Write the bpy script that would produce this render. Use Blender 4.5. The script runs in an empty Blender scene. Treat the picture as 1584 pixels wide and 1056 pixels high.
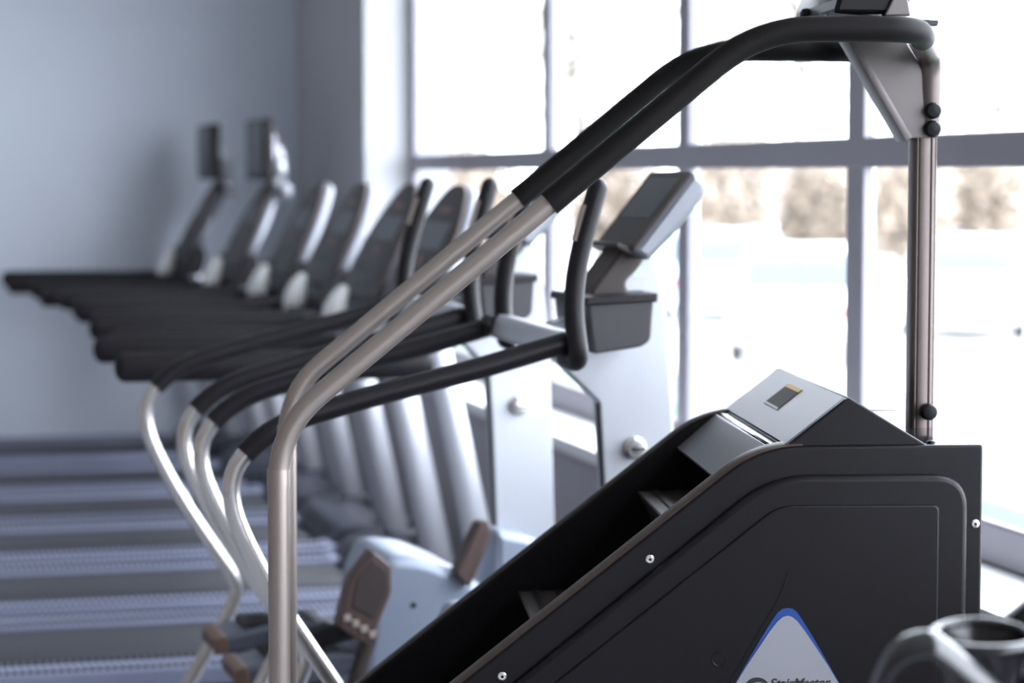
import bpy, bmesh, math, random
from mathutils import Vector, Matrix

# ------------------------------------------------------------------ camera, sky, exposure
scene = bpy.context.scene
COL = scene.collection
R = math.radians

cam_data = bpy.data.cameras.new('camera')
cam = bpy.data.objects.new('camera', cam_data)
COL.objects.link(cam)
cam.location = (0, 0, 1.54)
cam.rotation_euler = (R(90 - 4.10), 0, R(-14.4))
cam_data.sensor_width = 36.0
cam_data.lens = 36.0 * 3600 / 1584
cam_data.clip_start = 0.05
cam_data.clip_end = 300
cam_data.dof.use_dof = True
cam_data.dof.focus_distance = 4.0
cam_data.dof.aperture_fstop = 2.6
cam_data.dof.aperture_blades = 0
scene.camera = cam

world = bpy.data.worlds.new('sky')
scene.world = world
world.use_nodes = True
wn = world.node_tree.nodes
bg = wn['Background']
SKY_STRENGTH = 13.0
bg.inputs['Color'].default_value = (0.85, 0.885, 1.0, 1)
bg.inputs['Strength'].default_value = SKY_STRENGTH

scene.view_settings.view_transform = 'Standard'
scene.view_settings.look = 'None'
scene.view_settings.gamma = 1.0
scene.view_settings.use_curve_mapping = False
scene.view_settings.exposure = 0.0
scene.cycles.use_denoising = True
scene.cycles.max_bounces = 10
scene.cycles.diffuse_bounces = 6
scene.cycles.glossy_bounces = 5
scene.cycles.transparent_max_bounces = 12
scene.cycles.sample_clamp_indirect = 6.0

def portal(name, loc, size_y, size_z):
    l = bpy.data.lights.new(name, 'AREA')
    l.shape = 'RECTANGLE'
    l.size = size_z
    l.size_y = size_y
    l.energy = 1.0
    l.cycles.is_portal = True
    o = bpy.data.objects.new(name, l)
    COL.objects.link(o)
    o.location = loc
    o.rotation_euler = (0, R(90), 0)     # faces -X, into the room
    return o

# room numbers (metres); +X points at the window wall, +Y runs along it
WALL_X = 2.05       # inner face of the window wall
WIN_X = 2.267       # room side of the window frame
BACK_Y = 12.74
JAMB_Y = 10.745
NEAR_Y = -5.0
WIN_Y0 = -4.2
LEFT_X = -7.0
CEIL = 3.4
SILL_Z = 0.69
HEAD_Z = 3.0
portal('window_portal', (WIN_X + .02, (WIN_Y0 + JAMB_Y) / 2, (SILL_Z + HEAD_Z) / 2), JAMB_Y - WIN_Y0, HEAD_Z - SILL_Z)

# ------------------------------------------------------------------ materials
MATS = {}

def mat(name, color, rough=0.5, metal=0.0, spec=0.5, var=0.06, scale=40.0, bump=0.0, coat=0.0, emit=None):
    if name in MATS:
        return MATS[name]
    m = bpy.data.materials.new(name)
    m.use_nodes = True
    nt = m.node_tree
    b = nt.nodes['Principled BSDF']
    tc = nt.nodes.new('ShaderNodeTexCoord')
    no = nt.nodes.new('ShaderNodeTexNoise')
    no.inputs['Scale'].default_value = scale
    no.inputs['Detail'].default_value = 4
    nt.links.new(tc.outputs['Object'], no.inputs['Vector'])
    mx = nt.nodes.new('ShaderNodeMix')
    mx.data_type = 'RGBA'
    a = [max(0, c * (1 - var)) for c in color]
    c = [min(1, c * (1 + var)) for c in color]
    mx.inputs[6].default_value = (*a, 1)
    mx.inputs[7].default_value = (*c, 1)
    nt.links.new(no.outputs['Fac'], mx.inputs[0])
    nt.links.new(mx.outputs[2], b.inputs['Base Color'])
    b.inputs['Roughness'].default_value = rough
    b.inputs['Metallic'].default_value = metal
    b.inputs['Specular IOR Level'].default_value = spec
    if coat:
        b.inputs['Coat Weight'].default_value = coat
        b.inputs['Coat Roughness'].default_value = 0.12
    if bump:
        bp = nt.nodes.new('ShaderNodeBump')
        bp.inputs['Strength'].default_value = bump
        bp.inputs['Distance'].default_value = 0.002
        nt.links.new(no.outputs['Fac'], bp.inputs['Height'])
        nt.links.new(bp.outputs['Normal'], b.inputs['Normal'])
    if emit:
        b.inputs['Emission Color'].default_value = (*emit[0], 1)
        b.inputs['Emission Strength'].default_value = emit[1]
    MATS[name] = m
    return m

def glass_mat():
    m = bpy.data.materials.new('window_glass')
    m.use_nodes = True
    nt = m.node_tree
    for n in list(nt.nodes):
        nt.nodes.remove(n)
    out = nt.nodes.new('ShaderNodeOutputMaterial')
    tr = nt.nodes.new('ShaderNodeBsdfTransparent')
    tr.inputs['Color'].default_value = (0.97, 0.985, 0.98, 1)
    gl = nt.nodes.new('ShaderNodeBsdfGlossy')
    gl.inputs['Roughness'].default_value = 0.02
    lw = nt.nodes.new('ShaderNodeLayerWeight')
    lw.inputs['Blend'].default_value = 0.5
    pw = nt.nodes.new('ShaderNodeMath')
    pw.operation = 'POWER'
    pw.inputs[1].default_value = 5.0
    nt.links.new(lw.outputs['Facing'], pw.inputs[0])
    fr = nt.nodes.new('ShaderNodeMath')
    fr.operation = 'MULTIPLY_ADD'
    fr.inputs[1].default_value = 0.35
    fr.inputs[2].default_value = 0.02
    nt.links.new(pw.outputs[0], fr.inputs[0])
    mx = nt.nodes.new('ShaderNodeMixShader')
    nt.links.new(fr.outputs[0], mx.inputs[0])
    nt.links.new(tr.outputs[0], mx.inputs[1])
    nt.links.new(gl.outputs[0], mx.inputs[2])
    nt.links.new(mx.outputs[0], out.inputs['Surface'])
    MATS['glass'] = m
    return m
glass_mat()

mat('wall_warm', (0.42, 0.36, 0.32), 0.75, var=0.03, scale=6)
mat('wall_paint', (0.77, 0.83, 0.93), 0.75, var=0.03, scale=6, bump=0.05)
mat('pier_paint', (0.50, 0.50, 0.53), 0.75, var=0.03, scale=6, bump=0.05)
mat('wall_low', (0.36, 0.35, 0.38), 0.7, var=0.04, scale=8)
mat('ceiling_paint', (0.78, 0.76, 0.74), 0.85, var=0.02, scale=6)
mat('floor_vinyl', (0.42, 0.43, 0.46), 0.35, var=0.10, scale=120)
mat('frame_paint', (0.30, 0.285, 0.32), 0.45, var=0.03, scale=10)
mat('sill_white', (0.82, 0.82, 0.83), 0.35, var=0.02, scale=8)
mat('black_plastic', (0.0045, 0.0038, 0.0048), 0.34, spec=0.24, var=0.12, scale=600, bump=0.06)
mat('black_edge', (0.016, 0.0115, 0.010), 0.45, spec=0.3, var=0.1, scale=200)
mat('gloss_black', (0.010, 0.010, 0.012), 0.22, spec=0.6, var=0.1, scale=80)
mat('strip_brown', (0.048, 0.034, 0.029), 0.5, spec=0.25, var=0.1, scale=200)
mat('foam', (0.0050, 0.0038, 0.0040), 0.60, spec=0.15, var=0.15, scale=900, bump=0.15)
mat('rail_silver', (0.32, 0.275, 0.25), 0.38, metal=0.75, var=0.04, scale=90)
mat('post_metal', (0.13, 0.105, 0.098), 0.38, metal=0.7, var=0.05, scale=60)
mat('bracket_metal', (0.145, 0.128, 0.125), 0.42, metal=0.55, var=0.04, scale=300, bump=0.04)
mat('hood_plate', (0.135, 0.135, 0.148), 0.38, metal=0.5, var=0.08, scale=700, bump=0.05)
mat('deck_gloss', (0.012, 0.012, 0.016), 0.10, spec=0.5, var=0.1, scale=80)
mat('bolt_black', (0.006, 0.006, 0.007), 0.4, spec=0.2)
mat('screw_steel', (0.80, 0.78, 0.74), 0.22, metal=0.9)
mat('emblem_grey', (0.22, 0.22, 0.245), 0.45, metal=0.1, var=0.05, scale=1500, bump=0.05)
mat('emblem_blue', (0.004, 0.036, 0.19), 0.4)
mat('print_black', (0.008, 0.008, 0.010), 0.5)
mat('label_yellow', (0.42, 0.26, 0.03), 0.5)
mat('label_dark', (0.022, 0.020, 0.020), 0.6, spec=0.1)
mat('silver_paint', (0.44, 0.45, 0.49), 0.34, metal=0.5, var=0.03, scale=80)
mat('console_shell', (0.20, 0.205, 0.235), 0.36, metal=0.4, var=0.04, scale=80)
mat('tube_silver', (0.60, 0.575, 0.56), 0.26, metal=0.85, var=0.03, scale=80)
mat('column_white', (0.42, 0.435, 0.47), 0.36, metal=0.2, var=0.03, scale=60)
mat('grip_dark', (0.012, 0.0105, 0.0125), 0.42, spec=0.24, var=0.12, scale=500, bump=0.08)
mat('console_dark', (0.050, 0.039, 0.037), 0.46, spec=0.3, var=0.12, scale=60)
mat('stem_white', (0.90, 0.90, 0.90), 0.25, var=0.02)
mat('console_print', (0.24, 0.13, 0.125), 0.5)
mat('contact_plate', (0.42, 0.35, 0.31), 0.38, metal=0.3)
mat('tray_grey', (0.040, 0.038, 0.043), 0.45, spec=0.3)
mat('belt', (0.030, 0.031, 0.038), 0.55, var=0.2, scale=200)
mat('side_rail', (0.26, 0.28, 0.39), 0.40, metal=0.2, var=0.05, scale=60)
mat('stud', (0.018, 0.018, 0.022), 0.6, spec=0.2)
mat('motor_cover', (0.030, 0.034, 0.050), 0.45, spec=0.35, var=0.08, scale=50)
mat('screen', (0.05, 0.05, 0.06), 0.30, spec=0.3, var=0.05)
mat('housing_silver', (0.26, 0.295, 0.365), 0.42, metal=0.3, var=0.03, scale=60)
mat('pad_brown', (0.080, 0.052, 0.046), 0.5, spec=0.3, var=0.1, scale=90)
mat('pedal_blue', (0.055, 0.062, 0.085), 0.5, var=0.12, scale=200, bump=0.1)
mat('pedal_nose', (0.11, 0.062, 0.042), 0.5)
mat('sticker_green', (0.50, 0.68, 0.54), 0.5)
mat('bark', (0.050, 0.040, 0.034), 0.85, var=0.2, scale=6)
mat('leaf_pale', (0.13, 0.115, 0.078), 0.8, var=0.2, scale=3)
mat('asphalt', (0.115, 0.13, 0.15), 0.85, var=0.1, scale=2)
mat('leaf_tan', (0.30, 0.245, 0.19), 0.8, var=0.2, scale=3)
mat('leaf_yellow', (0.30, 0.27, 0.17), 0.8, var=0.2, scale=3)
mat('grass', (0.036, 0.085, 0.034), 0.9, var=0.25, scale=4)
mat('pavement', (0.62, 0.60, 0.57), 0.85, var=0.06, scale=1.5)
mat('car_white', (0.80, 0.80, 0.80), 0.25, coat=0.6)
mat('car_blue', (0.30, 0.42, 0.55), 0.25, coat=0.6)
mat('car_silver', (0.55, 0.57, 0.60), 0.25, metal=0.4, coat=0.5)
mat('tyre', (0.03, 0.03, 0.03), 0.8)
mat('car_glass', (0.05, 0.07, 0.09), 0.1)

# ------------------------------------------------------------------ mesh helpers
def obj(name, bm, material, parent=None, angle=38, smooth=True, flat_big=False):
    me = bpy.data.meshes.new(name)
    bmesh.ops.recalc_face_normals(bm, faces=bm.faces[:])
    bm.to_mesh(me)
    bm.free()
    me.materials.append(MATS[material])
    if smooth:
        me.polygons.foreach_set('use_smooth', [True] * len(me.polygons))
        me.set_sharp_from_angle(angle=R(angle))
        if flat_big:
            big = max(p.area for p in me.polygons)
            for p in me.polygons:
                if len(p.vertices) > 4 or p.area > .05 * big:
                    p.use_smooth = False
    o = bpy.data.objects.new(name, me)
    COL.objects.link(o)
    if parent is not None:
        o.parent = parent
    return o

def thing(name, label, cat, loc, yaw=0.0, group=None):
    o = bpy.data.objects.new(name, None)
    o.empty_display_size = 0.1
    COL.objects.link(o)
    o.location = loc
    o.rotation_euler = (0, 0, R(yaw))
    return tag(o, label, cat, group)

def tag(o, label, cat, group=None):
    o['label'] = label
    o['category'] = cat
    if group:
        o['group'] = group
    return o

def structure(o):
    o['kind'] = 'structure'
    return o

def bx(bm, x0, x1, y0, y1, z0, z1, bevel=0.0, seg=2):
    vs = [bm.verts.new((x, y, z)) for x in (x0, x1) for y in (y0, y1) for z in (z0, z1)]
    idx = [(0, 1, 3, 2), (4, 6, 7, 5), (0, 4, 5, 1), (2, 3, 7, 6), (0, 2, 6, 4), (1, 5, 7, 3)]
    fs = [bm.faces.new([vs[i] for i in f]) for f in idx]
    if bevel:
        bmesh.ops.recalc_face_normals(bm, faces=fs)
        es = list({e for f in fs for e in f.edges})
        bmesh.ops.bevel(bm, geom=es, offset=bevel, segments=seg, affect='EDGES', profile=0.5)
    return bm

def box(name, material, parent, *a, bevel=0.0, seg=2):
    return obj(name, bx(bmesh.new(), *a, bevel=bevel, seg=seg), material, parent, flat_big=True)

def round_poly(pts, n=5):
    """pts: (a, b, radius); returns the outline with its corners rounded."""
    out = []
    m = len(pts)
    for i in range(m):
        p = Vector(pts[i][:2])
        r = pts[i][2] if len(pts[i]) > 2 else 0
        if r <= 0:
            out.append(p)
            continue
        a = Vector(pts[i - 1][:2]) - p
        b = Vector(pts[(i + 1) % m][:2]) - p
        ra = min(r, a.length * 0.49)
        rb = min(r, b.length * 0.49)
        s = p + a.normalized() * ra
        e = p + b.normalized() * rb
        for k in range(n + 1):
            t = k / n
            out.append(s * (1 - t) ** 2 + p * 2 * t * (1 - t) + e * t * t)
    return out

def prism(bm, pts, y0, y1, bevel=0.0, seg=2, n=5):
    """outline in the (x, z) plane, extruded along y."""
    o = round_poly(pts, n)
    va = [bm.verts.new((p.x, y0, p.y)) for p in o]
    vb = [bm.verts.new((p.x, y1, p.y)) for p in o]
    k = len(o)
    fa = bm.faces.new(va)
    fb = bm.faces.new(list(reversed(vb)))
    for i in range(k):
        bm.faces.new((va[i], vb[i], vb[(i + 1) % k], va[(i + 1) % k]))
    if bevel:
        bmesh.ops.recalc_face_normals(bm, faces=bm.faces[:])
        es = list(fa.edges) + list(fb.edges)
        bmesh.ops.bevel(bm, geom=es, offset=bevel, segments=seg, affect='EDGES', profile=0.5)
    return bm

def pris(name, material, parent, pts, y0, y1, bevel=0.0, seg=2, n=5):
    return obj(name, prism(bmesh.new(), pts, y0, y1, bevel, seg, n), material, parent, flat_big=True)

def fillet(pts, r, n=6):
    """round the bends of an open 3D polyline."""
    P = [Vector(p) for p in pts]
    rs = r if isinstance(r, (list, tuple)) else [r] * len(P)
    out = [P[0]]
    for i in range(1, len(P) - 1):
        a = P[i - 1] - P[i]
        b = P[i + 1] - P[i]
        ra = min(rs[i], a.length * 0.49)
        rb = min(rs[i], b.length * 0.49)
        s = P[i] + a.normalized() * ra
        e = P[i] + b.normalized() * rb
        for k in range(n + 1):
            t = k / n
            out.append(s * (1 - t) ** 2 + P[i] * 2 * t * (1 - t) + e * t * t)
    out.append(P[-1])
    return out

def sweep(bm, path, rad, segs=14, ref=Vector((0, 1, 0)), cap_round=False):
    """tube along path; rad is a number, (ra, rb) or a list of those. ra is measured along ref."""
    P = [Vector(p) for p in path]
    n = len(P)
    rings = []
    prev = None
    for i in range(n):
        t = (P[min(i + 1, n - 1)] - P[max(i - 1, 0)]).normalized()
        if prev is None:
            a = ref - t * ref.dot(t)
            if a.length < 1e-4:
                a = t.orthogonal()
        else:
            a = prev - t * prev.dot(t)
        a.normalize()
        prev = a
        b = t.cross(a)
        r = rad[i] if isinstance(rad, list) else rad
        ra, rb = r if isinstance(r, tuple) else (r, r)
        rings.append([bm.verts.new(P[i] + a * (ra * math.cos(2 * math.pi * k / segs)) + b * (rb * math.sin(2 * math.pi * k / segs))) for k in range(segs)])
    for i in range(n - 1):
        for k in range(segs):
            bm.faces.new((rings[i][k], rings[i][(k + 1) % segs], rings[i + 1][(k + 1) % segs], rings[i + 1][k]))
    bm.faces.new(list(reversed(rings[0])))
    bm.faces.new(rings[-1])
    return bm

def rounded_ends(path, r, k=3):
    """extra end points and radii so that a swept tube ends in a dome."""
    P = [Vector(p) for p in path]
    d0 = (P[0] - P[1]).normalized()
    d1 = (P[-1] - P[-2]).normalized()
    ra, rb = r if isinstance(r, tuple) else (r, r)
    m = min(ra, rb)
    pre, post, rp = [], [], []
    for j in range(k, 0, -1):
        f = math.sin(j / k * math.pi / 2 * 0.93)
        c = math.sqrt(max(0, 1 - f * f))
        pre.append(P[0] + d0 * m * f)
        rp.append((ra * c, rb * c))
    for j in range(1, k + 1):
        f = math.sin(j / k * math.pi / 2 * 0.93)
        post.append(P[-1] + d1 * m * f)
    return pre + P + post, rp + [(ra, rb)] * len(P) + list(reversed(rp))

def tube(name, material, parent, path, r, segs=14, dome=False, ref=Vector((0, 1, 0))):
    bm = bmesh.new()
    if dome:
        path, r = rounded_ends(path, r)
    sweep(bm, path, r, segs, ref)
    return obj(name, bm, material, parent, angle=50)

def lathe(bm, prof, origin, axis, segs=20):
    """prof: list of (radius, height along axis)."""
    ax = Vector(axis).normalized()
    a = ax.orthogonal().normalized()
    b = ax.cross(a)
    o = Vector(origin)
    rings = []
    for r, h in prof:
        r = max(r, 1e-4)
        rings.append([bm.verts.new(o + ax * h + a * r * math.cos(2 * math.pi * k / segs) + b * r * math.sin(2 * math.pi * k / segs)) for k in range(segs)])
    for i in range(len(rings) - 1):
        for k in range(segs):
            bm.faces.new((rings[i][k], rings[i][(k + 1) % segs], rings[i + 1][(k + 1) % segs], rings[i + 1][k]))
    bm.faces.new(list(reversed(rings[0])))
    bm.faces.new(rings[-1])
    return bm

def lath(name, material, parent, prof, origin, axis, segs=20):
    return obj(name, lathe(bmesh.new(), prof, origin, axis, segs), material, parent, angle=35)

def cut_path(path, t0, t1):
    """the stretch of a polyline between two arc lengths."""
    P = [Vector(p) for p in path]
    L = [0]
    for i in range(1, len(P)):
        L.append(L[-1] + (P[i] - P[i - 1]).length)
    def at(s):
        for i in range(1, len(P)):
            if s <= L[i] or i == len(P) - 1:
                f = (s - L[i - 1]) / max(1e-9, L[i] - L[i - 1])
                return P[i - 1].lerp(P[i], f)
    return [at(t0)] + [P[i] for i in range(len(P)) if t0 + 1e-4 < L[i] < t1 - 1e-4] + [at(t1)]

def path_len(path):
    P = [Vector(p) for p in path]
    return sum((P[i] - P[i - 1]).length for i in range(1, len(P)))

def copy_tree(o, parent=None):
    c = o.copy()
    COL.objects.link(c)
    c.parent = parent
    for ch in list(o.children):
        copy_tree(ch, c)
    return c

# ------------------------------------------------------------------ the room
structure(box('floor', 'floor_vinyl', None, LEFT_X, WALL_X + .4, NEAR_Y, BACK_Y + .2, -0.12, 0.0))
structure(box('ceiling', 'ceiling_paint', None, LEFT_X - .2, WALL_X + .4, NEAR_Y - .2, BACK_Y + .2, CEIL, CEIL + .15))
structure(box('wall_back', 'wall_paint', None, LEFT_X, WALL_X, BACK_Y, BACK_Y + .2, 0, CEIL))
structure(box('wall_left', 'wall_warm', None, LEFT_X - .2, LEFT_X, NEAR_Y, BACK_Y + .2, 0, CEIL))
structure(box('wall_front', 'wall_warm', None, LEFT_X - .2, WALL_X + .4, NEAR_Y - .2, NEAR_Y, 0, CEIL))
wr = bmesh.new()
bx(wr, WALL_X, WALL_X + .4, JAMB_Y, BACK_Y + .2, 0, CEIL)
bx(wr, WALL_X, WALL_X + .4, NEAR_Y, WIN_Y0, 0, CEIL)
bx(wr, WALL_X, WALL_X + .4, WIN_Y0, JAMB_Y, HEAD_Z, CEIL)
structure(obj('wall_right', wr, 'pier_paint', None, smooth=False))
structure(box('wall_under_window', 'wall_low', None, WALL_X, WALL_X + .4, WIN_Y0, JAMB_Y, 0, SILL_Z - .045))
structure(box('baseboard_back', 'sill_white', None, LEFT_X, WALL_X, BACK_Y - .015, BACK_Y, 0, .09, bevel=.004))
structure(box('trim_1', 'sill_white', None, WALL_X - .03, WIN_X + .02, WIN_Y0, JAMB_Y, SILL_Z - .045, SILL_Z, bevel=.006))

win = thing('window_1', 'tall grey framed window wall overlooking a bright street', 'window', (WIN_X, 0, 0))
structure(win)
MUL = [8.32, 6.737, 5.40, 4.07, 2.74, 1.41, 0.08, -1.25, -2.6]
FD = 0.026
y_hi = JAMB_Y
box('frame_jamb', 'frame_paint', win, 0, FD, JAMB_Y - .075, JAMB_Y, SILL_Z, HEAD_Z, bevel=.004)
box('frame_jamb', 'frame_paint', win, 0, FD, WIN_Y0, WIN_Y0 + .075, SILL_Z, HEAD_Z, bevel=.004)
box('bottom_rail', 'frame_paint', win, -.004, FD, WIN_Y0, JAMB_Y, SILL_Z, SILL_Z + .095, bevel=.008)
box('top_rail', 'frame_paint', win, -.002, FD, WIN_Y0, JAMB_Y, HEAD_Z - .09, HEAD_Z, bevel=.006)
box('transom', 'frame_paint', win, -.004, FD, WIN_Y0, JAMB_Y, 1.557, 1.632, bevel=.006)
for y in MUL:
    box('mullion', 'frame_paint', win, -.002, FD, y - .052, y + .052, SILL_Z, HEAD_Z, bevel=.004)
    # slim glazing bead on the street side of the mullion
    box('glazing_bead', 'sill_white', win, FD, FD + .010, y - .045, y + .045, SILL_Z, HEAD_Z, bevel=.002)
edges = [JAMB_Y - .04] + MUL + [WIN_Y0 + .04]
for i in range(len(edges) - 1):
    for z0, z1 in ((SILL_Z + .06, 1.575), (1.615, HEAD_Z - .05)):
        box('pane', 'glass', win, .010, .016, edges[i + 1] + .03, edges[i] - .03, z0, z1)

# ------------------------------------------------------------------ stair climber (nearest machine)
st = thing('stair_climber', 'black stair climbing machine with long silver and black foam handrails, nearest machine', 'stair climber', (0.590, 3.875, 0), -10.1)

def panel_outline(d=0.0, zmin=0.06, u_end=1.215):
    # upper line of the side panel, d insets it
    k = 0.785
    c = math.sqrt(1 + k * k)
    ztop = 1.073 - d
    def line(u):
        return 1.021 + k * (u - 0.757) - d * c
    u_corner = 0.757 + (ztop - 1.021 + d * c) / k
    uz = -0.25 + d
    return [(uz, zmin, .02), (uz, line(uz), .03), (u_corner, ztop, .075), (u_end - d * .65, ztop, .006 if d == 0 else .05), (u_end - d * .65, zmin, .01)]

pn = pris('side_panel', 'black_plastic', st, panel_outline(), .022, .055, bevel=.005, seg=3, n=8)
pf = pris('side_panel', 'black_plastic', st, panel_outline(), .625, .658, bevel=.005, seg=3, n=8)
# brown-black edge strips capping both panels
for y0, y1, p in ((.024, .080, pn), (.622, .658, pf)):
    o = round_poly(panel_outline(), 8)
    top = [q for q in o if q.y > 0.2]
    bm = bmesh.new()
    path = [Vector((q.x, (y0 + y1) / 2, q.y + .001)) for q in top if q.x < 0.90]
    sweep(bm, path, ((y1 - y0) / 2, .0055), 12)
    obj('edge_strip', bm, 'strip_brown' if p is pn else 'black_edge', p)
pris('raised_moulding', 'black_plastic', pn, [(-.19, .12, .03), (-.19, .20, .03), (0.842, 1.0245, .07), (1.186, 1.0225, .06), (1.186, .12, .03)], .006, .03, bevel=.011, seg=4, n=8)
pris('inner_moulding', 'black_plastic', pn, [(-.12, .16, .02), (-.12, .211, .02), (0.852, .9735, .03), (1.134, .9715, .012), (1.134, .16, .02)], .0018, .02, bevel=.0035, seg=2, n=6)
for u, z in ((1.202, .935), (.633, .880), (.378, .680), (1.202, .55), (.10, .46)):
    s = lath('screw', 'screw_steel', pn, [(.0078, 0), (.0078, .002), (.006, .0038), (.0025, .0042)], (u, .0225, z), (0, -1, 0), 16)
    lath('screw_socket', 'bolt_black', s, [(.0028, 0), (.0028, .0005)], (u, .0183, z), (0, -1, 0), 6)
lath('moulded_ring', 'black_plastic', pn, [(.014, 0), (.0135, .0011), (.0115, .0011), (.0108, .0006)], (.751, .0020, .708), (0, -1, 0), 24)

# emblem on the side panel
def mirrored(right, axis):
    return right + [(2 * axis - u, z) for u, z in reversed(right) if abs(u - axis) > 1e-6]
AX = .869
back = mirrored([(AX, .862), (.874, .838), (.890, .802), (.915, .762), (.948, .705), (.985, .64), (1.02, .575), (1.02, .54), (.97, .52)], AX)
blue = mirrored([(AX, .7955), (.878, .7945), (.886, .788), (.897, .772), (.912, .748), (.930, .717), (.952, .679), (.985, .62), (1.00, .57), (.95, .55)], AX)
grey = mirrored([(AX, .7825), (.877, .7805), (.886, .773), (.900, .755), (.919, .727), (.941, .694), (.9615, .660), (.985, .615), (1.0, .58), (.96, .56)], AX)
pris('emblem_backing', 'black_plastic', pn, back, .0008, .006)
em = pris('emblem_blue', 'emblem_blue', pn, blue, -.0004, .004)
pris('emblem_plate', 'emblem_grey', em, grey, -.0014, .003)
fc = bpy.data.curves.new('lettering', 'FONT')
fc.body = 'StairMaster'
fc.size = 0.0212
fc.shear = 0.28
fc.offset = 0.0005
fc.extrude = 0.0003
fo = bpy.data.objects.new('lettering_curve', fc)
COL.objects.link(fo)
bpy.context.view_layer.update()
fme = bpy.data.meshes.new_from_object(fo.evaluated_get(bpy.context.evaluated_depsgraph_get()))
bpy.data.objects.remove(fo)
fw = max(v.co.x for v in fme.vertices)
lt = bpy.data.objects.new('lettering', fme)
COL.objects.link(lt)
fme.materials.clear()
fme.materials.append(MATS['print_black'])
lt.parent = em
lt.rotation_euler = (R(90), 0, 0)
lt.scale = (0.108 / fw, 1, 1)
lt.location = (.838, -.0016, .6585)
sw = bmesh.new()
pts_o, pts_i = [], []
for k in range(25):
    a = math.pi * (0.02 + 0.96 * k / 24)
    pts_o.append((.8165 + .0215 * math.cos(a), .6575 + .0185 * math.sin(a)))
    pts_i.append((.8195 + .0165 * math.cos(a), .6555 + .0125 * math.sin(a)))
prism(sw, pts_o + list(reversed(pts_i)), -.0020, .001)
obj('swoosh_mark', sw, 'print_black', em)

# top deck, hood with its small inset plate, sloped nose plate
box('top_cover', 'deck_gloss', st, .848, 1.213, .055, .625, 1.045, 1.071, bevel=.004)
hood = pris('motor_hood', 'black_plastic', st, [(.868, 1.071, 0), (.979, 1.157, .004), (1.120, 1.071, 0)], .028, .652, bevel=.003)
def on_slope(s, off):
    # s metres up the hood's front face, off metres out of it
    d = Vector((.111, 0, .086)).normalized()
    n = Vector((-d.z, 0, d.x))
    p = Vector((.868, 0, 1.071)) + d * s + n * off
    return p.x, p.z
def slope_plate(name, material, parent, s0, s1, y0, y1, o0, o1, bevel=0.0):
    return pris(name, material, parent, [on_slope(s0, o0), on_slope(s0, o1), on_slope(s1, o1), on_slope(s1, o0)], y0, y1, bevel)
hp = slope_plate('hood_plate', 'hood_plate', hood, .004, .134, .032, .648, .0005, .004, .0012)
slope_plate('plate_label', 'label_dark', hp, .058, .104, .31, .44, .0042, .0052)
slope_plate('label_strip', 'label_yellow', hp, .104, .113, .31, .44, .0042, .0056)
slope_plate('label_rim', 'emblem_grey', hp, .053, .058, .31, .44, .0042, .0056)
pris('nose_plate', 'hood_plate', st, [(.846, 1.069, .004), (.768, 1.002, 0), (.774, .994, 0), (.854, 1.056, 0)], .056, .624, bevel=.002)
lath('hood_bolt', 'bolt_black', hood, [(.007, 0), (.007, .007), (.004, .009)], (.895, .045, 1.070), (0, 0, 1), 14)
lath('hood_bolt', 'bolt_black', hood, [(.007, 0), (.007, .007), (.004, .009)], (1.128, .045, 1.070), (0, 0, 1), 14)
box('rear_cover', 'black_plastic', st, 1.195, 1.213, .055, .625, .06, 1.045, bevel=.003)

# revolving steps
for k in range(-2, 2):
    u0, z0 = .449 + .236 * k, .722 + .196 * k
    stp = pris('step', 'black_edge', st, [(u0, z0, .006), (u0 + .235, z0 + .002, 0), (u0 + .235, z0 - .02, 0), (u0 + .06, z0 - .022, .01), (u0 + .10, z0 - .185, 0), (u0 + .08, z0 - .190, 0), (u0 + .018, z0 - .03, .01)], .075, .605, bevel=.002)
    for j in range(4):
        box('tread_rib', 'black_plastic', stp, u0 + .03 + j * .045, u0 + .042 + j * .045, .09, .59, z0 + .001, z0 + .004)

# handrails with foam grips
def stair_rail(y, s):
    ctrl = [(-.003, y, .08), (-.002, y, 1.112), (.812, y, 1.786), (1.085, y, 1.786), (1.188, y + s * .315, 1.762), (1.188, y + s * .325, 1.62)]
    p = fillet(ctrl, [0, .09, .10, .06, .045, 0], n=8)
    L = path_len(p)
    # arc lengths where the foam begins and ends
    acc, f0, f1 = 0, None, None
    for i in range(1, len(p)):
        d = (p[i] - p[i - 1]).length
        if f0 is None and p[i].x > .456 and p[i].z > 1.3:
            f0 = acc + d * (.456 - p[i - 1].x) / (p[i].x - p[i - 1].x)
        if f1 is None and p[i].x > 1.12:
            f1 = acc + d * max(0, (1.12 - p[i - 1].x) / (p[i].x - p[i - 1].x))
        acc += d
    rail = tube('handrail', 'rail_silver', st, p, .0185, 18)
    sub = cut_path(p, f0, f1)
    fm = tube('foam_grip', 'foam', rail, sub, .0222, 18)
    end = cut_path(p, f1, L)
    tube('rail_end', 'post_metal', rail, end, .0212, 16)
    tube('rail_collar', 'rail_silver', rail, [(-.002, y, 1.015), (-.002, y, 1.045)], .0195, 18)
    return rail
stair_rail(0.0, 1)
stair_rail(0.68, -1)

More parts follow.
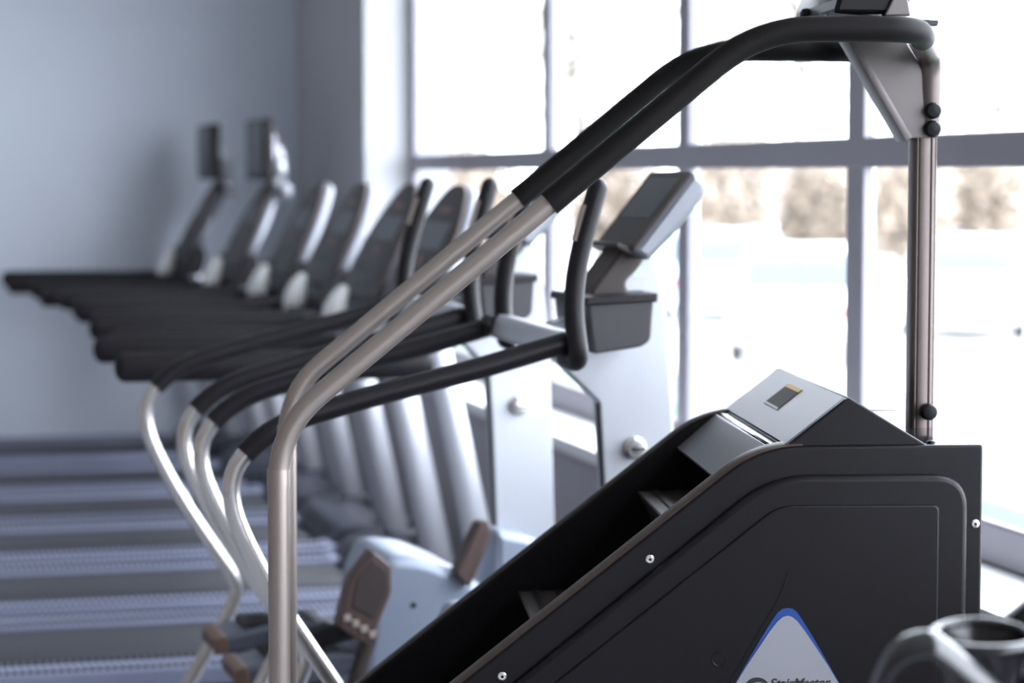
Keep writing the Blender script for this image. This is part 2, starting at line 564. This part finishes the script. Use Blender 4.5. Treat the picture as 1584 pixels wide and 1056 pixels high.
# rear post: ribbed aluminium extrusion
prof = []
hu, hv = .0235, .030
for k in range(48):
    a = 2 * math.pi * k / 48
    c, s = math.cos(a), math.sin(a)
    e = 0.55
    u = hu * math.copysign(abs(c) ** e, c)
    v = hv * math.copysign(abs(s) ** e, s)
    if k % 4 == 1 and abs(s) > .3:
        v *= .93
    prof.append((1.182 + u, .34 + v))
bm = bmesh.new()
lo = [bm.verts.new((u, v, 1.06)) for u, v in prof]
hi = [bm.verts.new((u, v, 1.745)) for u, v in prof]
for k in range(48):
    bm.faces.new((lo[k], lo[(k + 1) % 48], hi[(k + 1) % 48], hi[k]))
bm.faces.new(list(reversed(lo)))
bm.faces.new(hi)
post = obj('rear_post', bm, 'post_metal', st, angle=30)
for u, z in ((1.190, 1.657), (1.190, 1.624), (1.190, 1.102)):
    lath('bolt_cap', 'bolt_black', post, [(.0150, 0), (.0158, .006), (.0150, .020), (.012, .024), (.004, .0255)], (u, .313, z), (0, -1, 0), 20)
br = pris('console_bracket', 'bracket_metal', st, [(1.036, 1.795, 0), (1.135, 1.795, 0), (1.196, 1.690, .006), (1.204, 1.608, .004), (1.150, 1.606, .004)], .306, .372, bevel=.003)
bm = bmesh.new()
a, b = Vector((1.036, 0, 1.795)), Vector((1.150, 0, 1.606))
d = (b - a).normalized()
n = Vector((d.z, 0, -d.x))
prism(bm, [((a + n * q).x, (a + n * q).z) for q in (-.004, .010)] + [((b + n * q).x, (b + n * q).z) for q in (.010, -.004)], .302, .378, bevel=.002)
obj('bracket_flange', bm, 'bracket_metal', br)

# console standing on the rails (mostly above the picture)
con = pris('console', 'black_plastic', st, [(.972, 1.822, .01), (1.10, 1.822, .006), (1.115, 1.86, .02), (1.150, 2.03, .02), (1.10, 2.05, .02), (.985, 1.868, .02)], .15, .53, bevel=.008, seg=3)
pris('console_rear_cover', 'bracket_metal', con, [(1.060, 1.818, .004), (1.108, 1.818, .004), (1.100, 1.86, .01), (1.152, 2.04, .01), (1.10, 1.90, .02)], .14, .17, bevel=.003)
lath('console_knob', 'bolt_black', con, [(.010, 0), (.012, .006), (.010, .014), (.004, .018)], (.980, .40, 1.838), (-1, 0, 0), 16)
pris('console_tray', 'gloss_black', con, [(.95, 1.803, .003), (1.145, 1.798, .003), (1.148, 1.808, .003), (.95, 1.821, .003)], .10, .58, bevel=.002)
pris('console_screen', 'screen', con, [(1.000, 1.872, 0), (1.090, 2.02, 0), (1.087, 2.022, 0), (.997, 1.874, 0)], .20, .48)
# base on the floor, below the picture
pris('base_frame', 'black_plastic', st, [(-.38, 0, .01), (1.24, 0, .01), (1.24, .06, .02), (-.30, .06, .03)], .04, .64, bevel=.006)
for y in (0, .68):
    box('post_foot', 'black_plastic', st, -.06, .06, y - .035, y + .045, 0, .085, bevel=.012)

# ------------------------------------------------------------------ cross trainers
def make_cross_trainer(label, loc, yaw, arm_shift):
    e = thing('cross_trainer', label, 'cross trainer', loc, yaw, 'cross trainers beside the stair climber')
    H = .31
    for s in (1, -1):
        y = s * H
        ctrl = [(.68, y, 1.192), (.50, y, 1.142), (.27, y, 1.088), (.055, y, 1.030), (-.045, y, .915), (.045, y, .712), (.222, y, .440), (.212, y, .385), (.055, y, .12), (.04, y, .04)]
        p = fillet(ctrl, [0, .05, .05, .09, .14, .12, .06, .06, .05, 0], n=7)
        acc, cut = 0, None
        for i in range(1, len(p)):
            d = (p[i] - p[i - 1]).length
            if cut is None and p[i].z < .975 and p[i].x < .2:
                cut = acc + d * (p[i - 1].z - .975) / (p[i - 1].z - p[i].z)
            acc += d
        rail = tube('side_rail', 'tube_silver', e, cut_path(p, cut - .02, acc), .0185, 14)
        tube('rail_grip', 'grip_dark', rail, cut_path(p, 0, cut), .0228, 14)
        tube('rail_joint', 'tube_silver', rail, cut_path(p, cut + .31, cut + .345), .0202, 14)
        lath('rail_foot', 'grip_dark', rail, [(.045, 0), (.045, .02), (.03, .045), (.0195, .06)], (.04, y, 0), (0, 0, 1))
    # column with its side plate reaching out to the arm pivot
    col = pris('column', 'column_white', e, [(.872, .04, .01), (.839, .87, 0), (.829, 1.035, .006), (.715, 1.145, .02), (.690, 1.185, .02), (.72, 1.215, .02), (.82, 1.235, 0), (.868, 1.33, .02), (.952, 1.365, .02), (.982, 1.24, .02), (1.000, 1.0, 0), (1.012, .6, 0), (1.037, .04, .01)], -.030, .030, bevel=.005, seg=3)
    pris('edge_trim', 'grip_dark', col, [(.868, .06), (.8355, .87), (.8255, 1.030), (.8325, 1.030), (.8425, .87), (.877, .06)], -.026, -.008)
    kn = lath('adjusting_knob', 'tube_silver', col, [(.026, 0), (.026, .006), (.019, .010), (.019, .024), (.015, .030), (.004, .031)], (.909, -.030, .932), (0, -1, 0), 24)
    box('knob_slot', 'bolt_black', kn, .893, .925, -.0625, -.0605, .9295, .9345)
    box('maker_sticker', 'sticker_green', col, .905, .935, -.0312, -.03, 1.315, 1.335)
    # cross bar with the arm pivots
    cb = pris('cross_bar', 'silver_paint', e, [(.640, 1.165, .015), (.672, 1.215, .02), (.735, 1.205, .02), (.722, 1.15, .015)], -.265, .335, bevel=.008, seg=3)
    for y, d in ((-.265, -1), (.335, 1)):
        lath('pivot_cap', 'grip_dark', cb, [(.024, 0), (.024, .010), (.018, .014)], (.688, y, 1.182), (0, d, 0), 20)
    lath('rail_socket', 'grip_dark', cb, [(.027, 0), (.027, .012), (.02, .016)], (.648, .285, 1.19), (-1, 0, -.1), 20)
    # moving arms
    for s in (-1, 1):
        du = arm_shift * (1 if s > 0 else 0)
        y = s * .345
        ctrl = [(.690, s * .27, 1.155), (.700, y, 1.150), (.683 + du * .4, y, 1.262), (.694 + du * .8, y, 1.365), (.736 + du, y, 1.512)]
        p = fillet(ctrl, [0, .035, .08, .10, 0], n=6)
        arm = tube('swing_arm', 'grip_dark', e, p, .0215, 14, dome=True)
        t = (Vector(ctrl[4]) - Vector(ctrl[3])).normalized()
        c0 = Vector(ctrl[3]) + t * .035
        c1 = Vector(ctrl[3]) + t * .112
        nrm = Vector((-t.z, 0, t.x))
        bm = bmesh.new()
        sweep(bm, [c0 + nrm * .0165, c1 + nrm * .0165], (.013, .0075), 12)
        obj('pulse_plate', bm, 'contact_plate', arm)
    # bottle holders on both sides of the neck
    for s in (-1, 1):
        y0, y1 = (-.150, -.034) if s < 0 else (.034, .150)
        tr = pris('bottle_holder', 'tray_grey', e, [(.782, 1.152, .008), (.770, 1.262, 0), (.918, 1.268, 0), (.912, 1.180, .012), (.89, 1.166, .01)], y0, y1, bevel=.006)
        pris('holder_rim', 'grip_dark', tr, [(.762, 1.258, .004), (.764, 1.276, .006), (.926, 1.284, .006), (.924, 1.264, .004)], y0 - .006, y1 + .006, bevel=.004)
    # neck and tilted console
    pris('console_neck', 'console_dark', e, [(.775, 1.235, .01), (.80, 1.290, .01), (.880, 1.395, .02), (.935, 1.385, .02), (.905, 1.33, .03), (.872, 1.305, .02), (.90, 1.25, .01)], -.075, .075, bevel=.008, seg=3)
    a, b = Vector((.885, 1.362)), Vector((1.022, 1.535))
    d = (b - a).normalized()
    n = Vector((-d.y, d.x))
    def q(s, o, r=0):
        v = a + d * s + n * o
        return (v.x, v.y, r)
    L = (b - a).length
    cs = pris('console', 'console_shell', e, [q(0, -.022, .02), q(0, .022, .01), q(L, .022, .012), q(L, -.030, .03), q(L * .6, -.036, .05)], -.155, .155, bevel=.014, seg=3)
    pris('console_face', 'console_dark', cs, [q(.004, .018, .004), q(.004, .027, .006), q(L - .004, .027, .006), q(L - .004, .018, .004)], -.150, .150, bevel=.004)
    pris('display', 'screen', cs, [q(.085, .0265), q(.085, .0282), q(L - .025, .0282), q(L - .025, .0265)], -.115, .115)
    pris('reading_ledge', 'console_dark', cs, [q(-.006, .01, .004), q(-.012, .052, .004), q(-.004, .056, .004), q(.006, .02, .004)], -.135, .135, bevel=.002)
    # drive housing, shoulder pads, pedals
    ho = pris('drive_housing', 'housing_silver', e, [(.40, .03, .02), (.475, .50, .02), (.510, .578, .03), (.60, .572, .05), (.725, .520, .05), (.80, .46, .03), (.86, .03, .02)], -.20, .16, bevel=.030, seg=4)
    lath('housing_bolt', 'bolt_black', ho, [(.007, 0), (.007, .003), (.003, .004)], (.577, -.20, .449), (0, -1, 0), 12)
    pris('column_base', 'housing_silver', e, [(.79, .03, .02), (.795, .50, .03), (.808, .626, .02), (.93, .596, .04), (1.06, .40, .05), (1.10, .03, .02)], -.165, -.028, bevel=.02, seg=3)
    for s in (-1, 1):
        if s < 0:
            y0, y1 = -.285, -.215
            ou = [(.452, .606, .006), (.498, .568, .012), (.499, .500, .012), (.440, .366, .008), (.362, .420, .008), (.392, .535, .012)]
        else:
            y0, y1 = -.235, -.170
            ou = [(.742, .655, .006), (.765, .662, .010), (.776, .628, .010), (.746, .556, .004), (.716, .490, .006), (.680, .528, .006)]
        pad = pris('shoulder_pad', 'pad_brown', e, ou, y0, y1, bevel=.006, seg=2)
        if s < 0:
            pris('pad_face', 'console_dark', pad, [(.450, .586, .004), (.486, .556, .008), (.487, .503, .008), (.454, .437, .004), (.396, .470, .004), (.410, .54, .006)], y0 - .003, y0 + .004, bevel=.002)
            for j in range(4):
                lath('pad_bolt', 'contact_plate', pad, [(.0125, 0), (.0125, .003), (.0105, .005)], (.384 + .0215 * j, y0, .443 - .0150 * j), (0, -1, 0), 4)
            tube('pad_strut', 'console_dark', e, fillet([(.455, -.25, .40), (.42, -.25, .30), (.36, -.25, .06)], .05), (.022, .02), 12)
            tube('pedal_link', 'grip_dark', e, fillet([(.40, -.245, .405), (.33, -.22, .385), (.24, -.17, .33)], .05), (.022, .026), 12)
    for s in (-1, 1):
        y0, y1 = (-.255, -.075) if s < 0 else (.03, .21)
        dz = 0 if s < 0 else .022
        pd = pris('pedal', 'pedal_blue', e, [(.118, .285 + dz, .02), (.115, .322 + dz, .02), (.26, .352 + dz, .04), (.42, .350 + dz, .02), (.43, .300 + dz, .02), (.30, .272 + dz, .04)], y0, y1, bevel=.012, seg=3)
        pris('pedal_nose', 'pedal_nose', pd, [(.108, .283 + dz, .012), (.106, .322 + dz, .012), (.140, .331 + dz, .01), (.146, .282 + dz, .012)], y0 - .002, y1 + .002, bevel=.005, seg=2)
        for j in range(5):
            box('tread_groove', 'grip_dark', pd, .19, .38, y0 + .025 + j * .03, y0 + .034 + j * .03, .342 + dz, .3535 + dz)
    box('base_beam', 'grip_dark', e, -.02, 1.12, -.05, .05, .0, .06, bevel=.012)
    for u in (.06, 1.05):
        box('stabiliser', 'grip_dark', e, u - .035, u + .035, -.36, .36, 0, .05, bevel=.012)
    return e

make_cross_trainer('white column cross trainer standing right behind the stair climber', (0.641, 4.985, 0), -1.2, .02)
make_cross_trainer('farther cross trainer, silver housing and pedals showing left of the stair climber', (0.626, 5.90, 0), 3.0, .03)

# ------------------------------------------------------------------ treadmills
W = .35            # half distance between the arm rails
def make_treadmill():
    t = thing('treadmill', 'treadmill', 'treadmill', (0, 0, 0), 0, 'treadmills in a row along the window')
    # deck
    box('deck_frame', 'motor_cover', t, -.95, .95, -.42, .42, .045, .128, bevel=.008)
    b = bmesh.new()
    bx(b, -.94, .86, -.27, .27, .126, .141, bevel=.005)
    obj('running_belt', b, 'belt', t)
    for s in (-1, 1):
        y0, y1 = (s * .27, s * .45) if s > 0 else (-.45, -.27)
        sr = box('side_rail', 'side_rail', t, -.95, .92, y0, y1, .10, .156, bevel=.010)
        bm = bmesh.new()
        ya, yb = (y0 + .008, y1 - .050) if s > 0 else (y1 - .058, y0 + .010)
        for row, dp in ((ya, .050), (yb, .036)):
            for k in range(84):
                u = -.92 + k * .0213
                bx(bm, u, u + .0115, row, row + dp, .156, .1605)
        g = obj('grip_studs', bm, 'stud', sr, smooth=False)
        g['kind'] = 'stuff'
        lath('deck_foot', 'grip_dark', t, [(.035, 0), (.035, .03), (.022, .048)], (-.85, s * .36, 0), (0, 0, 1), 14)
        lath('deck_wheel', 'grip_dark', t, [(.045, -.02), (.05, -.012), (.05, .012), (.045, .02)], (1.0, s * .33, .05), (0, 1, 0), 18)
    pris('motor_cover', 'motor_cover', t, [(.885, .10, .01), (.89, .15, .02), (.93, .205, .03), (1.00, .225, .03), (1.14, .220, .05), (1.24, .14, .05), (1.24, .05, .02), (.89, .05, .01)], -.43, .43, bevel=.028, seg=4)
    pris('cover_vent', 'grip_dark', t, [(.900, .160), (.922, .194), (.917, .198), (.894, .164)], -.22, .22)
    # uprights leaning back to the runner
    for s in (-1, 1):
        y = s * W
        p = fillet([(1.150, y, .10), (.965, y, .95), (.945, y, 1.04)], [0, .1, 0], n=6)
        up = tube('upright', 'silver_paint', t, p, (.034, .046), 20)
        box('upright_shoe', 'motor_cover', up, 1.07, 1.22, y - .055, y + .055, .04, .235, bevel=.02)
        # thick arm rail
        pa = fillet([(.045, y, .998), (.45, y, .996), (.70, y, .992), (.93, y, .992)], .12, n=5)
        hr = tube('arm_rail', 'grip_dark', t, pa, (.030, .043), 16, dome=True)
        tube('rail_cuff', 'grip_dark', hr, cut_path(pa, .66, .86), (.033, .045), 16)
    # bridge under the console with cup holders
    br = pris('console_bridge', 'grip_dark', t, [(.745, .97, .02), (.745, 1.005, .02), (.85, 1.005, .02), (.93, 1.13, .02), (.985, 1.15, .02), (.98, 1.06, .02), (.90, 1.00, .02)], -.31, .31, bevel=.012, seg=3)
    for s in (-1, 1):
        lath('cup_holder', 'tray_grey', br, [(.036, 0), (.040, .07), (.046, .075), (.046, .085), (.036, .082), (.034, .02)], (.805, s * .22, .955), (0, 0, 1), 18)
    # dark wings rising from the arm rails and the bright stem under the console
    for s in (-1, 1):
        pris('console_wing', 'grip_dark', t, [(.85, 1.00, .02), (.87, 1.07, .03), (.91, 1.165, .03), (.985, 1.19, .03), (1.00, 1.12, .03), (.95, 1.00, .02)], s * .335 - .028, s * .335 + .028, bevel=.010, seg=3)
    tube('console_stem', 'stem_white', t, [(.820, 0, 1.000), (.826, 0, 1.035), (.834, 0, 1.075), (.846, 0, 1.115), (.866, 0, 1.155)], [(.060, .030), (.075, .043), (.075, .043), (.060, .032), (.030, .014)], 18)
    # leaf-shaped tilted console
    base, top = Vector((.905, 0, 1.105)), Vector((1.115, 0, 1.515))
    d = (top - base).normalized()
    n = Vector((-d.z, 0, d.x))
    L = (top - base).length
    def outline(k=1.0, ins=0.0):
        pts = [(-.26, .0), (-.305, .08), (-.31, .17), (-.285, .27), (-.22, .36), (-.12, L - .012), (0, L), (.12, L - .012), (.22, .36), (.285, .27), (.31, .17), (.305, .08), (.26, .0)]
        cy, cs = 0, L * .45
        return [((y - cy) * (1 - ins), cs + (s - cs) * (1 - ins)) for y, s in pts]
    def leaf(bm, pts, o0, o1, bevel, seg=3):
        rp = round_poly([(y, s, .05) for y, s in pts], 3)
        va = [bm.verts.new(base + d * q.y + n * o0 + Vector((0, q.x, 0))) for q in rp]
        vb = [bm.verts.new(base + d * q.y + n * o1 + Vector((0, q.x, 0))) for q in rp]
        k = len(rp)
        fa = bm.faces.new(va)
        fb = bm.faces.new(list(reversed(vb)))
        for i in range(k):
            bm.faces.new((va[i], vb[i], vb[(i + 1) % k], va[(i + 1) % k]))
        if bevel:
            bmesh.ops.recalc_face_normals(bm, faces=bm.faces[:])
            bmesh.ops.bevel(bm, geom=list(fa.edges) + list(fb.edges), offset=bevel, segments=seg, affect='EDGES', profile=.5)
        return bm
    bodyc = obj('console', leaf(bmesh.new(), outline(), -.040, .0, .014), 'console_shell', t)
    obj('console_face', leaf(bmesh.new(), outline(ins=.03), -.01, .012, .006), 'console_dark', bodyc)
    def face_rect(name, m, y0, y1, s0, s1, o0, o1):
        bm = bmesh.new()
        vs = []
        for o in (o0, o1):
            vs.append([bm.verts.new(base + d * s + n * o + Vector((0, y, 0))) for y, s in ((y0, s0), (y1, s0), (y1, s1), (y0, s1))])
        bm.faces.new(vs[0])
        bm.faces.new(list(reversed(vs[1])))
        for i in range(4):
            bm.faces.new((vs[0][i], vs[1][i], vs[1][(i + 1) % 4], vs[0][(i + 1) % 4]))
        return obj(name, bm, m, bodyc, smooth=False)
    face_rect('display', 'screen', -.17, .17, .23, .32, .0115, .0135)
    face_rect('top_badge', 'console_print', -.07, .07, .352, .372, .0115, .0135)
    face_rect('stop_button', 'console_print', -.03, .03, .17, .205, .0115, .0155)
    face_rect('key_row', 'bolt_black', -.20, .20, .10, .135, .0115, .0135)
    face_rect('lower_slot', 'bolt_black', -.12, .12, .03, .065, .0115, .013)
    return t

def add_tv(t):
    arm = tube('screen_arm', 'silver_paint', t, fillet([(1.10, 0, 1.47), (1.155, 0, 1.53), (1.15, 0, 1.66), (1.10, 0, 1.66)], .05), (.035, .025), 14)
    box('screen_mount', 'silver_paint', arm, 1.085, 1.125, -.07, .07, 1.59, 1.73, bevel=.012)
    tv = box('screen_housing', 'grip_dark', t, 1.03, 1.085, -.27, .27, 1.515, 1.795, bevel=.014, seg=3)
    box('screen_glass', 'screen', tv, 1.0275, 1.031, -.240, .240, 1.545, 1.772, bevel=.001)
    for s in (-1, 1):
        lath('speaker_pod', 'silver_paint', tv, [(.02, -.03), (.045, -.012), (.05, .01), (.038, .03), (.015, .038)], (1.115, s * .16, 1.57), (1, 0, .2), 18)
        lath('console_ear', 'silver_paint', t, [(.02, -.02), (.042, -.008), (.046, .012), (.03, .03), (.01, .036)], (1.135, s * .20, 1.47), (1, 0, .3), 18)

ENDS = [(0.4185, 11.6626), (0.5152, 10.4853), (0.5947, 9.5172), (0.6073, 8.6132), (0.5875, 7.6112), (0.5236, 6.6095)]
YAWS = [0.0, 0.4, 0.9, 1.0, 0.9, 0.6]
LABELS = [
    'silver treadmill with a raised screen, farthest one, against the blue wall',
    'silver treadmill with a raised screen, second from the blue wall',
    'treadmill with a dark leaf console, right next to the two with raised screens',
    'dark console treadmill, fourth from the blue wall in the row',
    'dark console treadmill, second nearest of the row, next to the closest one',
    'nearest treadmill of the row, right behind the cross trainers',
]
proto = make_treadmill()
mills = [proto] + [copy_tree(proto) for _ in range(5)]
for t, (x, y), yaw, lab in zip(mills, ENDS, YAWS, LABELS):
    t.rotation_euler = (0, 0, R(yaw))
    t.location = (x + W * -math.sin(R(yaw)), y + W * math.cos(R(yaw)), 0)
    t['label'] = lab
for t in mills[:2]:
    add_tv(t)

# ------------------------------------------------------------------ exercise bike handlebar in the near corner
bike = thing('exercise_bike', 'glossy black exercise bike handlebar and cup rings, bottom right corner', 'exercise bike', (1.15, 2.38, 0), -14.4)
# local x to the right in view, y away
path = fillet([(-.125, .04, .86), (-.108, .02, .955), (-.088, .0, 1.006), (-.054, -.01, 1.018), (-.040, -.01, 1.008), (.022, -.02, .957), (.09, -.03, .90)], [0, .06, .035, .025, .03, .05, 0], n=6)
hb = tube('handle_arch', 'gloss_black', bike, path, (.024, .0105), 16)
def ring(name, cx, cy, cz, r, w, parent, tilt):
    pts = [(cx + r * math.cos(2 * math.pi * k / 32), cy + r * math.sin(2 * math.pi * k / 32), cz + tilt * math.sin(2 * math.pi * k / 32)) for k in range(32)]
    bm = bmesh.new()
    rings = []
    for k in range(32):
        c = Vector(pts[k])
        o = (c - Vector((cx, cy, c.z))).normalized()
        rings.append([bm.verts.new(c + o * w * math.cos(2 * math.pi * j / 10) + Vector((0, 0, w * math.sin(2 * math.pi * j / 10)))) for j in range(10)])
    for k in range(32):
        for j in range(10):
            bm.faces.new((rings[k][j], rings[k][(j + 1) % 10], rings[(k + 1) % 32][(j + 1) % 10], rings[(k + 1) % 32][j]))
    return obj(name, bm, 'gloss_black', parent)
tray = pris('handlebar_console', 'gloss_black', bike, [(-.02, .90, .02), (-.01, .955, .02), (.10, .955, .02), (.20, .95, .02), (.20, .88, .02), (.03, .88, .02)], .035, .10, bevel=.012, seg=3)
ring('cup_ring', .024, .075, 1.006, .056, .0065, tray, .006)
lath('cup', 'gloss_black', tray, [(.040, 0), (.046, .05), (.056, .095), (.052, .095), (.042, .05), (.034, .008)], (.024, .075, .912), (0, 0, 1), 28)
ring('cup_ring', .150, .075, 1.000, .058, .0065, tray, .006)
lath('cup', 'gloss_black', tray, [(.042, 0), (.048, .05), (.058, .10), (.054, .10), (.044, .05), (.036, .008)], (.150, .075, .902), (0, 0, 1), 28)
pris('console_back', 'black_plastic', bike, [(.032, .985, .004), (.20, 1.118, .03), (.26, 1.14, .03), (.27, 1.10, .02), (.20, .95, .01), (.05, .95, .01)], .145, .175, bevel=.006)
tube('steering_stem', 'gloss_black', bike, [(.10, .06, .92), (.06, .10, .14)], .03, 16)
box('base_beam', 'gloss_black', bike, -.5, .35, .07, .13, .03, .15, bevel=.02)
for u in (-.48, .30):
    box('stabiliser', 'gloss_black', bike, u - .035, u + .035, -.15, .35, 0, .06, bevel=.015)

# ------------------------------------------------------------------ outside the window
random.seed(4)
def ground_patch(name, m, x0, x1, y0, y1, z0, z1):
    return structure(box(name, m, None, x0, x1, y0, y1, z0, z1))
STREET_Z = -.78
ground_patch('pavement', 'pavement', 5.25, 110, -40, 130, STREET_Z - .2, STREET_Z)
ground_patch('lawn', 'grass', WALL_X + .4, 5.25, -12, 40, STREET_Z - .2, -.10)
ground_patch('footpath', 'asphalt', 5.25, 8.6, -12, 40, STREET_Z, STREET_Z + .03)

def make_tree(loc, h, leafmat, label, seed, n_leaf=1400, spread=1.0):
    rnd = random.Random(seed)
    t = thing('tree', label, 'tree', loc, rnd.uniform(0, 360), 'trees across the street')
    bm = bmesh.new()
    ctrl = [Vector((0, 0, 0)), Vector((.05 * h * rnd.uniform(-.5, .5), 0, h * .35)), Vector((.05 * h * rnd.uniform(-1, 1), .03 * h * rnd.uniform(-1, 1), h * .9))]
    p = fillet(ctrl, h * .2, 6)
    k = len(p)
    sweep(bm, p, [h * .022 * (1 - .8 * i / (k - 1)) for i in range(k)], 8)
    obj('trunk', bm, 'bark', t)
    tips = []
    for j in range(14):
        s = rnd.uniform(.28, .88)
        b0 = p[0].lerp(p[-1], s)
        a = rnd.uniform(0, 2 * math.pi)
        l = h * (.36 * (1.1 - s) + .12) * spread
        b1 = b0 + Vector((math.cos(a) * l, math.sin(a) * l, l * rnd.uniform(.5, .95)))
        mid = b0.lerp(b1, .5) + Vector((0, 0, -l * .06))
        bm = bmesh.new()
        sweep(bm, [b0, mid, b1], [h * .008, h * .005, h * .002], 6)
        obj('branch', bm, 'bark', t)
        tips += [mid, b0.lerp(b1, .75), b1]
    bm = bmesh.new()
    for _ in range(n_leaf):
        c = rnd.choice(tips) + Vector((rnd.gauss(0, .06 * h), rnd.gauss(0, .06 * h), rnd.gauss(0, .06 * h)))
        if c.z < .15 * h:
            continue
        s = rnd.uniform(.007, .013) * h
        u = Vector((rnd.uniform(-1, 1), rnd.uniform(-1, 1), rnd.uniform(-1, 1))).normalized()
        v = u.orthogonal().normalized()
        bm.faces.new([bm.verts.new(c + u * s), bm.verts.new(c + v * s * .6), bm.verts.new(c - u * s), bm.verts.new(c - v * s * .6)])
    fo = obj('foliage', bm, leafmat, t, smooth=False)
    fo['kind'] = 'stuff'
    return t

def view_pt(px, dist):
    a = R(-14.4)
    xc, yc = (px - 792) / 3600 * dist, dist
    return (xc * math.cos(a) - yc * math.sin(a), xc * math.sin(a) + yc * math.cos(a), STREET_Z)

TREES = [
    (670, 80, 12.0, 'leaf_pale', 'tan autumn tree seen through the pane nearest the far corner'),
    (900, 68, 10.5, 'leaf_pale', 'tan autumn tree across the street, second from the left'),
    (1110, 80, 12.0, 'leaf_pale', 'tan tree showing above the cross trainer console'),
    (1235, 66, 10.0, 'leaf_pale', 'tan tree left of the thickest mullion, behind the parked cars'),
    (1390, 80, 12.0, 'leaf_pale', 'tan tree directly behind the stair climber rear post'),
    (1545, 67, 10.5, 'leaf_yellow', 'yellowish tree at the right edge of the picture'),
]
for i, (px, D, h, lm, lab) in enumerate(TREES):
    make_tree(view_pt(px, D), h, lm, lab, 10 + i, n_leaf=2600, spread=.55)

def make_shrub(loc, r, h, label, seed):
    rnd = random.Random(seed)
    t = thing('shrub', label, 'shrub', loc, 0, 'shrubs behind the parked cars')
    for j in range(5):
        a = rnd.uniform(0, 6.28)
        tube('stem', 'bark', t, [(0, 0, 0), (math.cos(a) * r * .3, math.sin(a) * r * .3, h * .4), (math.cos(a) * r * .6, math.sin(a) * r * .6, h * .75)], [.04, .03, .01], 6)
    bm = bmesh.new()
    for _ in range(2600):
        d = Vector((rnd.gauss(0, 1), rnd.gauss(0, 1), rnd.gauss(0, 1))).normalized() * rnd.uniform(.35, 1.0)
        c = Vector((d.x * r, d.y * r, h * .52 + d.z * h * .48))
        sz = rnd.uniform(.09, .17)
        u = Vector((rnd.uniform(-1, 1), rnd.uniform(-1, 1), rnd.uniform(-1, 1))).normalized()
        v = u.orthogonal().normalized()
        bm.faces.new([bm.verts.new(c + u * sz), bm.verts.new(c + v * sz * .7), bm.verts.new(c - u * sz), bm.verts.new(c - v * sz * .7)])
    f = obj('foliage', bm, 'leaf_tan', t, smooth=False)
    f['kind'] = 'stuff'
    return t
SHRUBS = [(720, 'tan shrub outside, left of the mullion nearest the far corner'), (945, 'tan shrub outside, just left of the cross trainer console'),
          (1120, 'tan shrub outside, behind the cross trainer console'), (1265, 'tan shrub outside, just left of the thickest mullion'),
          (1395, 'tan shrub outside, right behind the stair climber rear post'), (1525, 'tan shrub outside, at the right edge of the picture')]
for i, (px, lab) in enumerate(SHRUBS):
    make_shrub(view_pt(px, 54 + 3.2 * (i % 2)), 1.3, 3.1 + .3 * (i % 3), lab, 40 + i)

def make_car(loc, yaw, paint, label):
    c = thing('parked_car', label, 'car', loc, yaw, 'cars parked across the street')
    pris('body', paint, c, [(-2.1, .28, .08), (-2.15, .72, .15), (-1.75, .92, .1), (-.9, .98, .1), (1.0, .95, .15), (1.95, .80, .25), (2.15, .55, .15), (2.1, .28, .08)], -.85, .85, bevel=.10, seg=3)
    cab = pris('cabin', 'car_glass', c, [(-1.70, .90, .05), (-1.15, 1.38, .2), (.10, 1.40, .25), (.95, .92, .05)], -.72, .72, bevel=.10, seg=3)
    pris('roof', paint, cab, [(-1.12, 1.37, .05), (-.9, 1.42, .05), (.0, 1.43, .05), (.12, 1.38, .05)], -.66, .66, bevel=.01)
    for u in (-1.3, 1.3):
        for s in (-1, 1):
            w = lath('wheel', 'tyre', c, [(.24, -.1), (.32, -.08), (.32, .08), (.24, .1)], (u, s * .78, .32), (0, 1, 0), 20)
            lath('hub_cap', 'car_silver', w, [(.2, 0), (.18, .02), (.05, .03)], (u, s * .88, .32), (0, s, 0), 16)
    for s in (-1, 1):
        box('lamp', 'car_lamp', c, -2.165, -2.10, s * .62 - .16, s * .62 + .16, .60, .74, bevel=.02)
        box('lamp', 'emblem_grey', c, 2.06, 2.12, s * .58 - .18, s * .58 + .18, .52, .64, bevel=.02)
    box('bumper', 'car_silver', c, -2.17, -2.08, -.80, .80, .30, .44, bevel=.03)
    box('number_plate', 'sill_white', c, -2.175, -2.14, -.26, .26, .50, .60, bevel=.004)
    return c
mat('car_lamp', (0.30, 0.03, 0.03), 0.3)
make_car(view_pt(1105, 38), 70, 'car_blue', 'blue car parked across the street, left of the others')
make_car(view_pt(1240, 30), 68, 'car_white', 'white car parked between the blue and the silver car')
make_car(view_pt(1490, 34), 65, 'car_silver', 'silver car parked at the right, behind the rear post')
